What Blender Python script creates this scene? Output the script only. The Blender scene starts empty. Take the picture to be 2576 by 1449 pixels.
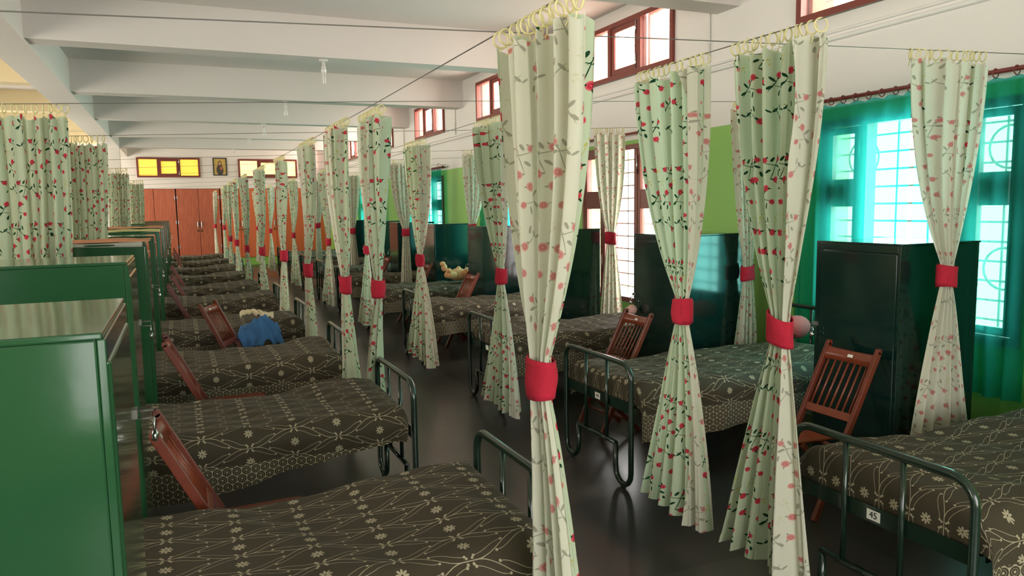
import bpy, math, random
from math import sin, cos, pi, sqrt, exp
from mathutils import Vector, Matrix

# ------------------------------------------------------------------ camera, world, light, exposure
SC = bpy.context.scene
COL = SC.collection
YAW, PITCH, ROLL, FPX = .41790, .10766, .016198, 1879.13
_f = Vector((sin(YAW)*cos(PITCH), cos(YAW)*cos(PITCH), -sin(PITCH)))
_r = Vector((cos(YAW), -sin(YAW), 0.0))
_u = _r.cross(_f)
_R = _r*cos(ROLL) - _u*sin(ROLL)
_U = _r*sin(ROLL) + _u*cos(ROLL)
camd = bpy.data.cameras.new('camera'); cam = bpy.data.objects.new('camera', camd); COL.objects.link(cam)
camd.sensor_fit = 'HORIZONTAL'; camd.sensor_width = 36.0
camd.lens = FPX/2576*36.0
camd.clip_start = .02; camd.clip_end = 200
M = Matrix((_R, _U, -_f)).transposed().to_4x4()
M.translation = Vector((0, 0, 1.68))
cam.matrix_world = M
SC.camera = cam

SC.view_settings.view_transform = 'Standard'
SC.view_settings.look = 'None'
SC.view_settings.gamma = 1
SC.view_settings.use_curve_mapping = False
SC.view_settings.exposure = 0.25

W = bpy.data.worlds.new('world'); SC.world = W; W.use_nodes = True
_bg = W.node_tree.nodes['Background']
_bg.inputs['Color'].default_value = (1.0, .98, .95, 1)
_bg.inputs['Strength'].default_value = 5.0

def area(name, loc, rot, sx, sy, power, color):
    d = bpy.data.lights.new(name, 'AREA'); d.shape = 'RECTANGLE'; d.size = sx; d.size_y = sy
    d.energy = power; d.color = color
    o = bpy.data.objects.new(name, d); COL.objects.link(o); o.location = loc; o.rotation_euler = rot
    return o
# daylight through the window wall, then added fill lamps in unseen side and rear openings
for yc in (3.3, 7.0, 10.3, 13.7, 17.2, 20.4, 23.8):  # last lamp sits in a hidden opening added to brighten the far end
    area('daylight_high_window', (4.98, yc, 3.35), (0, math.radians(90), 0), .62, 1.6, 85 if yc < 15 else 130, (1, .93, .86))
for yc, wd in ((3.5, 1.6), (7.15, 1.6), (9.8, 2.2), (14.2, 2.2), (18.6, 2.2)):
    area('daylight_window', (4.98, yc, 1.45), (0, math.radians(90), 0), 1.6, wd, 95 if yc < 15 else 130, (1, .97, .93))
for yc in (1.0, 6.0, 11.0, 16.0, 21.0, 23.8):  # unseen side windows added as fill, the last one for the back wall
    area('fill_side_window', (-5.05, yc, 1.9), (0, math.radians(-90), 0), 1.6, 1.8, 75 if yc < 12 else 130, (1, .90, .74))
area('fill_rear_opening', (1.3, -3.0, 1.7), (math.radians(90), 0, 0), 3.4, 2.0, 60, (1, .96, .90))  # fill from openings added in the unseen rear wall
area('fill_rear_opening', (-2.6, -3.0, 1.7), (math.radians(90), 0, 0), 1.1, 2.0, 30, (.9, .96, 1))

cy = SC.cycles
cy.max_bounces = 7; cy.diffuse_bounces = 4; cy.glossy_bounces = 3; cy.transmission_bounces = 4; cy.transparent_max_bounces = 8
cy.sample_clamp_indirect = 6; cy.caustics_reflective = False; cy.caustics_refractive = False
cy.use_denoising = True
try: cy.denoiser = 'OPENIMAGEDENOISE'
except Exception: pass
cy.use_adaptive_sampling = True; cy.adaptive_threshold = .03
R = random.Random(7)

# ------------------------------------------------------------------ node expression helper
class E:
    def __init__(s, nt, sock): s.nt = nt; s.s = sock
    def _op(s, op, *a, clamp=False):
        n = s.nt.nodes.new('ShaderNodeMath'); n.operation = op; n.use_clamp = clamp
        for i, x in enumerate((s,)+a):
            if isinstance(x, E): s.nt.links.new(x.s, n.inputs[i])
            else: n.inputs[i].default_value = x
        return E(s.nt, n.outputs[0])
    def __add__(s, o): return s._op('ADD', o)
    __radd__ = __add__
    def __sub__(s, o): return s._op('SUBTRACT', o)
    def __rsub__(s, o): return s._op('MULTIPLY_ADD', -1.0, o)
    def __mul__(s, o): return s._op('MULTIPLY', o)
    __rmul__ = __mul__
    def __truediv__(s, o): return s._op('DIVIDE', o)
    def lt(s, o): return s._op('LESS_THAN', o)
    def gt(s, o): return s._op('GREATER_THAN', o)
    def mn(s, o): return s._op('MINIMUM', o)
    def mx(s, o): return s._op('MAXIMUM', o)
    def ab(s): return s._op('ABSOLUTE')
    def sin(s): return s._op('SINE')
    def cos(s): return s._op('COSINE')
    def pw(s, o): return s._op('POWER', o)
    def sq(s): return s._op('SQRT')
    def fr(s): return s._op('FLOORED_MODULO', 1.0)
    def pp(s, o): return s._op('PINGPONG', o)
    def atan2(s, o): return s._op('ARCTAN2', o)
    def step(s, e0, e1):   # smooth falling/rising edge
        n = s.nt.nodes.new('ShaderNodeMapRange'); n.interpolation_type = 'LINEAR'
        s.nt.links.new(s.s, n.inputs[0])
        n.inputs[1].default_value = e0; n.inputs[2].default_value = e1; n.inputs[3].default_value = 0; n.inputs[4].default_value = 1
        return E(s.nt, n.outputs[0])
def rgba(c): return (c[0], c[1], c[2], 1)
def srgb(r, g, b):
    f = lambda v: (v/255/12.92) if v/255 <= .04045 else ((v/255+.055)/1.055)**2.4
    return (f(r), f(g), f(b))
def mixc(nt, fac, a, b):
    n = nt.nodes.new('ShaderNodeMix'); n.data_type = 'RGBA'
    if isinstance(fac, E): nt.links.new(fac.s, n.inputs[0])
    else: n.inputs[0].default_value = fac
    for v, i in ((a, 6), (b, 7)):
        if isinstance(v, (tuple, list)): n.inputs[i].default_value = rgba(v)
        else: nt.links.new(v, n.inputs[i])
    return n.outputs[2]
def material(name):
    m = bpy.data.materials.new(name); m.use_nodes = True
    nt = m.node_tree; return m, nt, nt.nodes['Principled BSDF']
def simple(name, col, rough=.5, metal=0, var=.06, scale=8, spec=.5, bump=0, coat=0, obj=True):
    m, nt, b = material(name)
    tc = nt.nodes.new('ShaderNodeTexCoord')
    no = nt.nodes.new('ShaderNodeTexNoise'); no.inputs['Scale'].default_value = scale; no.inputs['Detail'].default_value = 2
    nt.links.new(tc.outputs['Object'], no.inputs['Vector'])
    f = E(nt, no.outputs[0])
    c = mixc(nt, f, tuple(x*(1-var) for x in col), tuple(min(1, x*(1+var)) for x in col))
    nt.links.new(c, b.inputs['Base Color'])
    b.inputs['Roughness'].default_value = rough; b.inputs['Metallic'].default_value = metal
    b.inputs['Specular IOR Level'].default_value = spec
    if coat: b.inputs['Coat Weight'].default_value = coat; b.inputs['Coat Roughness'].default_value = .08
    if bump:
        bp = nt.nodes.new('ShaderNodeBump'); bp.inputs['Strength'].default_value = bump; bp.inputs['Distance'].default_value = .01
        nt.links.new(no.outputs[0], bp.inputs['Height']); nt.links.new(bp.outputs[0], b.inputs['Normal'])
    return m
def coords(nt, kind='UV'):
    tc = nt.nodes.new('ShaderNodeTexCoord'); sp = nt.nodes.new('ShaderNodeSeparateXYZ')
    nt.links.new(tc.outputs[kind], sp.inputs[0])
    return tc.outputs[kind], E(nt, sp.outputs[0]), E(nt, sp.outputs[1]), E(nt, sp.outputs[2])

MAT = {}
MAT['white'] = simple('white_paint', (.80, .755, .715), .6, var=.02, scale=2)
MAT['ceil'] = simple('ceiling_paint', (.68, .635, .605), .7, var=.02, scale=2)
MAT['cream'] = simple('cream_paint', (.80, .68, .42), .7, var=.03, scale=2)
MAT['redwood'] = simple('red_brown_paint', srgb(122, 52, 40), .4, var=.15, scale=12)
MAT['reveal'] = simple('orange_red_reveal', srgb(205, 105, 80), .7, var=.1)
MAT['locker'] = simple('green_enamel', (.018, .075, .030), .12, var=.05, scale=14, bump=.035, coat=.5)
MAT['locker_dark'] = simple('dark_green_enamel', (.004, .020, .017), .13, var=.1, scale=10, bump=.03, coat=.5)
MAT['frame'] = simple('bottle_green_enamel', (.008, .022, .014), .22, var=.2, scale=30, coat=.4)
MAT['mattress'] = simple('mattress_ticking', (.3, .25, .2), .9)
MAT['chair'] = simple('chair_wood', srgb(106, 46, 30), .32, var=.25, scale=25)
MAT['seatwood'] = simple('chair_seat_wood', srgb(126, 58, 36), .3, var=.25, scale=20)
MAT['steel'] = simple('steel', (.6, .6, .6), .25, metal=1)
MAT['brass'] = simple('aged_brass', (.12, .07, .03), .35, metal=.8)
MAT['wire'] = simple('wire_steel', (.16, .15, .13), .5, metal=.4)
MAT['ring'] = simple('cream_plastic', srgb(226, 214, 158), .35, var=.05)
MAT['tie'] = simple('crimson_cotton', srgb(178, 24, 50), .9, var=.18, scale=60, bump=.15)
MAT['pipe'] = simple('white_conduit', (.76, .74, .70), .45, var=.02)
MAT['rod'] = simple('maroon_rod', srgb(120, 48, 44), .35)
MAT['label'] = simple('label_paper', (.75, .74, .68), .6, var=.03)
MAT['ink'] = simple('black_ink', (.01, .01, .01), .6)
MAT['iron'] = simple('white_grille_paint', (.62, .64, .62), .5)
MAT['papero'] = simple('faded_orange_paper', srgb(214, 148, 108), .8, var=.12, scale=9, bump=.5)
MAT['papery'] = simple('faded_yellow_paper', srgb(196, 190, 128), .8, var=.12, scale=9, bump=.5)
MAT['paperg'] = simple('newsprint', srgb(176, 176, 164), .8, var=.2, scale=40, bump=.3)
MAT['blue'] = simple('blue_cotton', srgb(62, 112, 164), .85, var=.12, scale=14)
MAT['creamcloth'] = simple('cream_cotton', srgb(214, 200, 164), .9, var=.08)
MAT['plush'] = simple('tan_plush', srgb(226, 168, 120), 1, var=.12, scale=60, bump=.6)
MAT['plushw'] = simple('white_plush', srgb(214, 206, 196), 1, var=.1, scale=60, bump=.6)
MAT['pink'] = simple('pink_plush', srgb(222, 110, 110), 1, var=.12, scale=60, bump=.6)
MAT['pinkpale'] = simple('pale_pink_plush', srgb(216, 170, 160), 1, var=.12, scale=60, bump=.6)
MAT['black'] = simple('black_frame', (.012, .01, .01), .3)
MAT['bulb'] = simple('frosted_glass', (.82, .82, .80), .15)
MAT['bakelite'] = simple('white_plastic', (.72, .70, .67), .35)
MAT['orange'] = simple('orange_laminate', srgb(214, 110, 66), .45, var=.05, scale=4)
MAT['bag'] = simple('tan_leather', srgb(130, 92, 62), .5)

def mat_wall():
    m, nt, b = material('wall_green_and_white')
    _, x, y, z = coords(nt, 'Object')
    f = z.gt(2.375)
    no = nt.nodes.new('ShaderNodeTexNoise'); no.inputs['Scale'].default_value = 1.5
    g = mixc(nt, E(nt, no.outputs[0]), srgb(132, 186, 84), srgb(146, 198, 96))
    nt.links.new(mixc(nt, f, g, (.78, .755, .72)), b.inputs['Base Color'])
    b.inputs['Roughness'].default_value = .5
    return m
MAT['wall'] = mat_wall()

def mat_floor():
    m, nt, b = material('dark_stone_floor')
    v, x, y, z = coords(nt, 'Object')
    no = nt.nodes.new('ShaderNodeTexNoise'); no.inputs['Scale'].default_value = 3; no.inputs['Detail'].default_value = 5
    nt.links.new(v, no.inputs['Vector'])
    br = nt.nodes.new('ShaderNodeTexBrick'); nt.links.new(v, br.inputs['Vector'])
    br.inputs['Scale'].default_value = 1.0; br.inputs['Brick Width'].default_value = 1.2; br.inputs['Row Height'].default_value = .9
    br.inputs['Mortar Size'].default_value = .004; br.offset = .5
    br.inputs['Color1'].default_value = (.034, .031, .028, 1); br.inputs['Color2'].default_value = (.060, .053, .047, 1)
    br.inputs['Mortar'].default_value = (.02, .02, .02, 1)
    c = mixc(nt, E(nt, no.outputs[0])*.3, br.outputs[0], (.03, .03, .03))
    nt.links.new(c, b.inputs['Base Color'])
    r = E(nt, no.outputs[0])*.05+.27
    nt.links.new(r.s, b.inputs['Roughness'])
    bp = nt.nodes.new('ShaderNodeBump'); bp.inputs['Strength'].default_value = .015; bp.inputs['Distance'].default_value = .01
    nt.links.new(no.outputs[0], bp.inputs['Height']); nt.links.new(bp.outputs[0], b.inputs['Normal'])
    return m
MAT['floor'] = mat_floor()

def mat_laminate():
    m, nt, b = material('cupboard_laminate')
    v, x, y, z = coords(nt, 'Object')
    mp = nt.nodes.new('ShaderNodeMapping'); mp.inputs['Scale'].default_value = (22, 22, 1.2)
    nt.links.new(v, mp.inputs[0])
    no = nt.nodes.new('ShaderNodeTexNoise'); no.inputs['Scale'].default_value = 3; no.inputs['Detail'].default_value = 4
    nt.links.new(mp.outputs[0], no.inputs['Vector'])
    nt.links.new(mixc(nt, E(nt, no.outputs[0]).step(.3, .7), srgb(160, 78, 54), srgb(192, 106, 74)), b.inputs['Base Color'])
    b.inputs['Roughness'].default_value = .38
    return m
MAT['laminate'] = mat_laminate()

def mat_spread():
    m, nt, b = material('woven_bedspread')
    uv, X, Y, _ = coords(nt)
    A, B = .215, .067
    u = X/A; v = Y/B
    u1 = u.pp(1.0); v1 = v.pp(1.0)
    uc = ((u1-.5)*1.30+.5).mx(0.0).mn(1.0)
    c = ((uc*pi).cos()+1.0)*.5
    dm = (v1-c).ab()*B
    line = dm.lt(.0014)
    def dot(du, dv, r):
        d = (((u1-du)*A).pw(2.0) + ((v1-dv)*B).pw(2.0)).sq()
        return d.lt(r)
    marks = line
    for uu, vv in ((u1, v1), (1.0-u1, 1.0-v1)):
        wc = ((uu-.70)*2.0+.5).mx(0.0).mn(1.0)
        marks = marks.mx((vv-((wc*pi).cos()*.27+.50)).ab().lt(.014)*(uu-.69).ab().lt(.24))
    for du, dv in ((.44, .77), (.56, .23), (.93, .24), (.07, .76)): marks = marks.mx(dot(du, dv, .0046))
    marks = marks.mx(dot(.045, .87, .0046)).mx(dot(.955, .13, .0046))
    # eight-petal flowers
    def flower(px, py):
        r = (px.pw(2.0)+py.pw(2.0)).sq(); th = py.atan2(px)
        pet = ((th*4.0).cos().ab().pw(.7)*.0165+.005)
        return r.lt(pet)*r.gt(.0035)
    marks = marks.mx(flower(u1*A, v1*B)).mx(flower((1.0-u1)*A, (1.0-v1)*B))
    # border of ringed discs, woven along the two long hems (Y runs across the bed, 0 in its middle)
    P = .044
    def cell(ox, oy):
        px = ((X/P+ox).fr()-.5)*P; py = ((Y/(P*1.732)+oy).fr()-.5)*(P*1.732)
        return (px.pw(2.0)+py.pw(2.0)).sq()
    d = cell(0, 0).mn(cell(.5, .5))
    ring = d.lt(.0050).mx((d.gt(.0118)*d.lt(.0132))).mx(d.gt(.0205))
    inb = Y.ab().gt(.545)
    fac = ring*inb + marks*(1.0-inb)
    # cloth
    no = nt.nodes.new('ShaderNodeTexNoise'); no.inputs['Scale'].default_value = 160
    nt.links.new(uv, no.inputs['Vector'])
    base = mixc(nt, E(nt, no.outputs[0]), (.030, .022, .011), (.054, .041, .020))
    col = mixc(nt, fac, base, (.36, .31, .21))
    nt.links.new(col, b.inputs['Base Color'])
    b.inputs['Roughness'].default_value = .85
    return m
MAT['spread'] = mat_spread()

def mat_curtain():
    m, nt, b = material('rose_print_cotton')
    tc = nt.nodes.new('ShaderNodeTexCoord'); UV = tc.outputs['UV']
    PX, PY = .23, .225
    sp_ = nt.nodes.new('ShaderNodeSeparateXYZ'); nt.links.new(UV, sp_.inputs[0])
    UX, UY = E(nt, sp_.outputs[0]), E(nt, sp_.outputs[1])
    def wrap(cx, cy, px=PX, py=PY):
        row = ((UY-cy)/py+.5)._op('FLOOR')
        y = (UY-cy)-row*py
        x = UX-cx+row*(px*.382)
        x = x._op('WRAP', px/2, -px/2)
        cb = nt.nodes.new('ShaderNodeCombineXYZ'); nt.links.new(x.s, cb.inputs[0]); nt.links.new(y.s, cb.inputs[1])
        return cb.outputs[0]
    def ell(vec, cx, cy, ra, rb, ang):
        mp = nt.nodes.new('ShaderNodeMapping'); mp.vector_type = 'TEXTURE'; nt.links.new(vec, mp.inputs[0])
        mp.inputs['Location'].default_value = (cx, cy, 0); mp.inputs['Rotation'].default_value = (0, 0, math.radians(ang)); mp.inputs['Scale'].default_value = (ra, rb, 1)
        l = nt.nodes.new('ShaderNodeVectorMath'); l.operation = 'LENGTH'; nt.links.new(mp.outputs[0], l.inputs[0])
        return E(nt, l.outputs['Value'])
    def mins(l):
        o = l[0]
        for x in l[1:]: o = o.mn(x)
        return o
    c1 = wrap(.065, .075); c2 = wrap(.175, .185); c3 = wrap(.18, .065)
    r0 = .0135
    RO = [(c1, -.026, .030, 1), (c1, .030, .036, .9), (c1, .014, -.046, 1.05), (c2, .008, .034, 1.1), (c2, -.052, .004, .95), (c3, .024, -.022, 1.0), (c2, .030, -.020, .8)]
    roses = [ell(c, x, y, r0*k, r0*.88*k, 17*i) for i, (c, x, y, k) in enumerate(RO)]
    dr = mins(roses)
    lv = []
    for i, (c, x, y, k) in enumerate(RO[:6]):   # pointed sepals round each bloom
        a = 40+67*i
        for d_ in (0, 115):
            an = math.radians(a+d_); lv.append(ell(c, x+.012*cos(an), y+.012*sin(an), .0085, .0030, a+d_))
    for (c, x, y, ra, rb, a) in [(c1, .002, .034, .011, .0046, 60), (c1, .028, .008, .012, .0052, -20), (c1, -.014, -.014, .012, .0050, 35),
                                 (c1, .038, -.022, .011, .0046, 100), (c2, -.016, .016, .012, .0046, 130), (c2, -.024, -.018, .012, .0050, 40),
                                 (c2, .006, -.036, .013, .0040, 75), (c3, -.014, .016, .013, .0046, 45), (c3, .006, .028, .012, .0040, 100), (c3, -.034, .010, .011, .0036, 150),
                                 (c1, .006, -.008, .040, .0014, 72), (c1, -.004, .014, .034, .0013, -14), (c1, .018, .020, .020, .0012, 40), (c2, -.010, .0, .040, .0014, 62), (c2, .006, -.012, .026, .0012, -10), (c3, .0, .0, .036, .0014, 130)]:
        lv.append(ell(c, x, y, ra, rb, a))
    dl = mins(lv)
    ys = mins([ell(c3, .038, .036, .0065, .0024, 60), ell(c3, .052, .030, .005, .002, 10), ell(c3, .046, .050, .005, .002, 110), ell(c3, .036, .020, .022, .0009, 70),
               ell(c1, -.058, -.026, .0065, .0024, 30), ell(c1, -.052, -.042, .005, .002, 80), ell(c1, -.058, -.034, .018, .0009, 50)])
    # cloth colours: printed face and the paler reverse
    green = srgb(202, 214, 186)
    rosec = mixc(nt, (dr*7.5).cos().step(-.6, .9), srgb(196, 52, 72), srgb(224, 104, 112))
    c = mixc(nt, ys.lt(1.0), green, srgb(196, 186, 96))
    c = mixc(nt, dr.lt(1.0), c, rosec)
    c = mixc(nt, dl.lt(1.0)*dr.gt(.75), c, srgb(36, 72, 48))
    c0 = mixc(nt, ys.lt(1.0), srgb(222, 220, 202), srgb(212, 208, 172))
    c0 = mixc(nt, dl.lt(1.0), c0, srgb(166, 164, 146))
    c0 = mixc(nt, dr.lt(1.0), c0, mixc(nt, (dr*7.5).cos().step(-.6, .9), srgb(204, 128, 124), srgb(218, 164, 154)))
    ge = nt.nodes.new('ShaderNodeNewGeometry')
    col = mixc(nt, E(nt, ge.outputs['Backfacing']), c, c0)
    nt.nodes.remove(b)
    d = nt.nodes.new('ShaderNodeBsdfDiffuse'); t = nt.nodes.new('ShaderNodeBsdfTranslucent'); mx = nt.nodes.new('ShaderNodeMixShader')
    mx.inputs[0].default_value = .34
    nt.links.new(col, d.inputs[0]); nt.links.new(col, t.inputs[0])
    nt.links.new(d.outputs[0], mx.inputs[1]); nt.links.new(t.outputs[0], mx.inputs[2])
    nt.links.new(mx.outputs[0], nt.nodes['Material Output'].inputs[0])
    return m
MAT['curtain'] = mat_curtain()

def mat_sheer(name, col, tr):
    m, nt, b = material(name); nt.nodes.remove(b)
    _, x, y, z = coords(nt)
    no = nt.nodes.new('ShaderNodeTexNoise'); no.inputs['Scale'].default_value = 30
    c = mixc(nt, E(nt, no.outputs[0]), tuple(v*.85 for v in col), col)
    d = nt.nodes.new('ShaderNodeBsdfDiffuse'); t = nt.nodes.new('ShaderNodeBsdfTranslucent'); mx = nt.nodes.new('ShaderNodeMixShader')
    mx.inputs[0].default_value = .6; nt.links.new(c, d.inputs[0]); nt.links.new(c, t.inputs[0])
    nt.links.new(d.outputs[0], mx.inputs[1]); nt.links.new(t.outputs[0], mx.inputs[2])
    tp = nt.nodes.new('ShaderNodeBsdfTransparent'); tp.inputs[0].default_value = (.30, .92, .86, 1)
    m2 = nt.nodes.new('ShaderNodeMixShader'); m2.inputs[0].default_value = tr
    nt.links.new(mx.outputs[0], m2.inputs[1]); nt.links.new(tp.outputs[0], m2.inputs[2])
    nt.links.new(m2.outputs[0], nt.nodes['Material Output'].inputs[0])
    return m
MAT['teal'] = mat_sheer('teal_sheer', (.02, .42, .38), .5)
def mat_glass(name, col, tr, gl=.08):
    m, nt, b = material(name); nt.nodes.remove(b)
    t = nt.nodes.new('ShaderNodeBsdfTranslucent'); t.inputs[0].default_value = rgba(col)
    tp = nt.nodes.new('ShaderNodeBsdfTransparent'); tp.inputs[0].default_value = rgba(col)
    g = nt.nodes.new('ShaderNodeBsdfGlossy'); g.inputs['Roughness'].default_value = .1
    a = nt.nodes.new('ShaderNodeMixShader'); a.inputs[0].default_value = tr
    nt.links.new(t.outputs[0], a.inputs[1]); nt.links.new(tp.outputs[0], a.inputs[2])
    c = nt.nodes.new('ShaderNodeMixShader'); c.inputs[0].default_value = gl
    nt.links.new(a.outputs[0], c.inputs[1]); nt.links.new(g.outputs[0], c.inputs[2])
    nt.links.new(c.outputs[0], nt.nodes['Material Output'].inputs[0])
    return m
MAT['clear'] = mat_glass('ribbed_glass', (.95, .93, .90), .97, .04)
MAT['frost'] = mat_glass('frosted_pane', (.75, .72, .66), .25)
MAT['yellow'] = mat_glass('yellow_glass', (.90, .56, .06), .35, .04)
MAT['paleyellow'] = mat_glass('pale_yellow_glass', (.95, .80, .32), .45, .04)

def mat_print():
    m, nt, b = material('icon_print')
    _, x, y, z = coords(nt)
    def el(cx, cy, ra, rb): return (((x-cx)/ra).pw(2.0)+((y-cy)/rb).pw(2.0)).lt(1.0)
    c = mixc(nt, el(.5, .3, .30, .34), srgb(190, 160, 78), srgb(60, 44, 40))
    c = mixc(nt, el(.5, .72, .16, .16), c, srgb(92, 66, 48))
    c = mixc(nt, el(.5, .71, .09, .11), c, srgb(190, 150, 104))
    c = mixc(nt, el(.62, .40, .14, .12), c, srgb(160, 96, 60))
    nt.links.new(c, b.inputs['Base Color']); b.inputs['Roughness'].default_value = .25
    return m
MAT['print'] = mat_print()

# ------------------------------------------------------------------ mesh helpers
class MB:
    def __init__(s): s.v = []; s.f = []; s.uv = {}; s.sm = set()
    def box(s, x0, x1, y0, y1, z0, z1):
        n = len(s.v)
        s.v += [(x, y, z) for z in (z0, z1) for y in (y0, y1) for x in (x0, x1)]
        s.f += [tuple(n+i for i in q) for q in ((0, 2, 3, 1), (4, 5, 7, 6), (0, 1, 5, 4), (2, 6, 7, 3), (0, 4, 6, 2), (1, 3, 7, 5))]
        return s
    def obox(s, p, q, wy, t, up=(0, 1, 0)):
        """bar from p to q, width wy along `up`-ish axis, thickness t"""
        p, q = Vector(p), Vector(q); d = (q-p).normalized(); a = Vector(up)
        a = (a-d*a.dot(d)).normalized(); c = d.cross(a); n = len(s.v)
        for e in (p, q):
            for i, j in ((-1, -1), (1, -1), (1, 1), (-1, 1)):
                s.v.append(tuple(e+a*(i*wy/2)+c*(j*t/2)))
        s.f += [tuple(n+i for i in k) for k in ((0, 1, 2, 3), (7, 6, 5, 4), (0, 4, 5, 1), (1, 5, 6, 2), (2, 6, 7, 3), (3, 7, 4, 0))]
        return s
    def tube(s, pts, r, k=8, closed=False, cap=True):
        pts = [Vector(p) for p in pts]; n0 = len(s.v); m = len(pts); prev = None
        rs = r if isinstance(r, (list, tuple)) else [r]*m
        for i, p in enumerate(pts):
            if closed: d = pts[(i+1) % m]-pts[i-1]
            else: d = pts[min(i+1, m-1)]-pts[max(i-1, 0)]
            d.normalize()
            if prev is None:
                a = Vector((0, 0, 1)) if abs(d.z) < .9 else Vector((1, 0, 0))
            else: a = prev
            a = (a-d*a.dot(d)).normalized(); prev = a; c = d.cross(a)
            for j in range(k):
                t = 2*pi*j/k; s.v.append(tuple(p+(a*cos(t)+c*sin(t))*rs[i]))
        for i in range(m if closed else m-1):
            for j in range(k):
                a = n0+i*k+j; b_ = n0+i*k+(j+1) % k; c_ = n0+((i+1) % m)*k+(j+1) % k; d_ = n0+((i+1) % m)*k+j
                s.sm.add(len(s.f)); s.f.append((a, b_, c_, d_))
        if cap and not closed:
            s.f.append(tuple(n0+j for j in range(k))[::-1]); s.f.append(tuple(n0+(m-1)*k+j for j in range(k)))
        return s
    def lathe(s, prof, c=(0, 0, 0), k=14):
        n0 = len(s.v)
        for (r, z) in prof:
            for j in range(k): s.v.append((c[0]+r*cos(2*pi*j/k), c[1]+r*sin(2*pi*j/k), c[2]+z))
        for i in range(len(prof)-1):
            for j in range(k):
                s.sm.add(len(s.f)); s.f.append((n0+i*k+j, n0+i*k+(j+1) % k, n0+(i+1)*k+(j+1) % k, n0+(i+1)*k+j))
        s.f.append(tuple(n0+j for j in range(k))[::-1]); s.f.append(tuple(n0+(len(prof)-1)*k+j for j in range(k)))
        return s
    def ell(s, c, r, k=14, l=9, fn=None):
        n0 = len(s.v)
        for i in range(l+1):
            ph = -pi/2+pi*i/l
            for j in range(k):
                th = 2*pi*j/k; d = (cos(ph)*cos(th), cos(ph)*sin(th), sin(ph)); w = fn(d) if fn else 1
                s.v.append((c[0]+r[0]*d[0]*w, c[1]+r[1]*d[1]*w, c[2]+r[2]*d[2]*w))
        for i in range(l):
            for j in range(k):
                s.sm.add(len(s.f)); s.f.append((n0+i*k+j, n0+i*k+(j+1) % k, n0+(i+1)*k+(j+1) % k, n0+(i+1)*k+j))
        return s
    def grid(s, nu, nv, P, UV=None, closed_u=False):
        n0 = len(s.v)
        for j in range(nv):
            for i in range(nu):
                s.v.append(tuple(P(i, j)))
        for j in range(nv-1):
            for i in range(nu if closed_u else nu-1):
                i2 = (i+1) % nu
                if UV: s.uv[len(s.f)] = [UV(i, j), UV(i+1, j), UV(i+1, j+1), UV(i, j+1)]
                s.sm.add(len(s.f)); s.f.append((n0+j*nu+i, n0+j*nu+i2, n0+(j+1)*nu+i2, n0+(j+1)*nu+i))
        return s
    def mesh(s, name, mat, smooth=False, bevel=0):
        me = bpy.data.meshes.new(name); me.from_pydata(s.v, [], s.f)
        if s.uv:
            l = me.uv_layers.new(name='UVMap')
            for p in me.polygons:
                u = s.uv.get(p.index)
                if u:
                    for k, li in enumerate(p.loop_indices): l.data[li].uv = u[k]
        for p in me.polygons: p.use_smooth = smooth or (p.index in s.sm)
        me.materials.append(MAT[mat] if isinstance(mat, str) else mat)
        me.update(); return me
    def obj(s, name, mat, parent=None, smooth=False, bevel=0, thick=0):
        o = bpy.data.objects.new(name, s.mesh(name, mat, smooth)); COL.objects.link(o)
        if parent: o.parent = parent
        if bevel:
            md = o.modifiers.new('bevel', 'BEVEL'); md.width = bevel; md.segments = 2; md.limit_method = 'ANGLE'; md.angle_limit = .6
        if thick:
            md = o.modifiers.new('solid', 'SOLIDIFY'); md.thickness = thick; md.offset = 0
        return o
def tag(o, label, cat, group=None):
    o['label'] = label; o['category'] = cat
    if group: o['group'] = group
    return o
def empty(name, loc=(0, 0, 0), rz=0, label=None, cat=None, group=None):
    o = bpy.data.objects.new(name, None); COL.objects.link(o); o.location = loc; o.rotation_euler = (0, 0, rz); o.empty_display_size = .05
    if label: tag(o, label, cat, group)
    return o
def struct(o): o['kind'] = 'structure'; return o
KIDS = {}
def kids(o):
    return [c for c in COL.objects if c.parent == o]
def dup(root, loc, rz=None, label=None):
    r = root.copy(); COL.objects.link(r); r.location = loc
    if rz is not None: r.rotation_euler = (0, 0, rz)
    if label: r['label'] = label
    for ch in kids(root):
        c = ch.copy(); COL.objects.link(c); c.parent = r
        for g in kids(ch):
            d = g.copy(); COL.objects.link(d); d.parent = c
    return r
ORD = ['nearest', 'second', 'third', 'fourth', 'fifth', 'sixth', 'seventh', 'eighth', 'ninth', 'tenth', 'eleventh', 'twelfth']
def to_mesh(o, name):
    dg = bpy.context.evaluated_depsgraph_get(); dg.update()
    me = bpy.data.meshes.new_from_object(o.evaluated_get(dg)); n = bpy.data.objects.new(name, me); COL.objects.link(n)
    n.location = o.location; n.rotation_euler = o.rotation_euler; n.parent = o.parent
    c = o.data; bpy.data.objects.remove(o); bpy.data.curves.remove(c); n.name = name; return n
def text(name, s, size, loc, rot, mat, parent=None):
    c = bpy.data.curves.new(name, 'FONT'); c.body = s; c.size = size; c.align_x = 'CENTER'; c.align_y = 'CENTER'; c.extrude = .0004
    c.materials.append(MAT[mat]); o = bpy.data.objects.new(name, c); COL.objects.link(o); o.location = loc; o.rotation_euler = rot
    if parent: o.parent = parent
    return to_mesh(o, name)

# ------------------------------------------------------------------ the room
XW, XL, YB, YF, ZC = 4.5, -4.6, 25.0, -2.6, 3.80
struct(MB().box(-5.4, 5.4, YF-.4, 26.2, -.12, 0).obj('floor', 'floor'))
struct(MB().box(-5.4, 5.4, YF-.4, 26.2, ZC, ZC+.15).obj('ceiling', 'ceil'))

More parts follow.
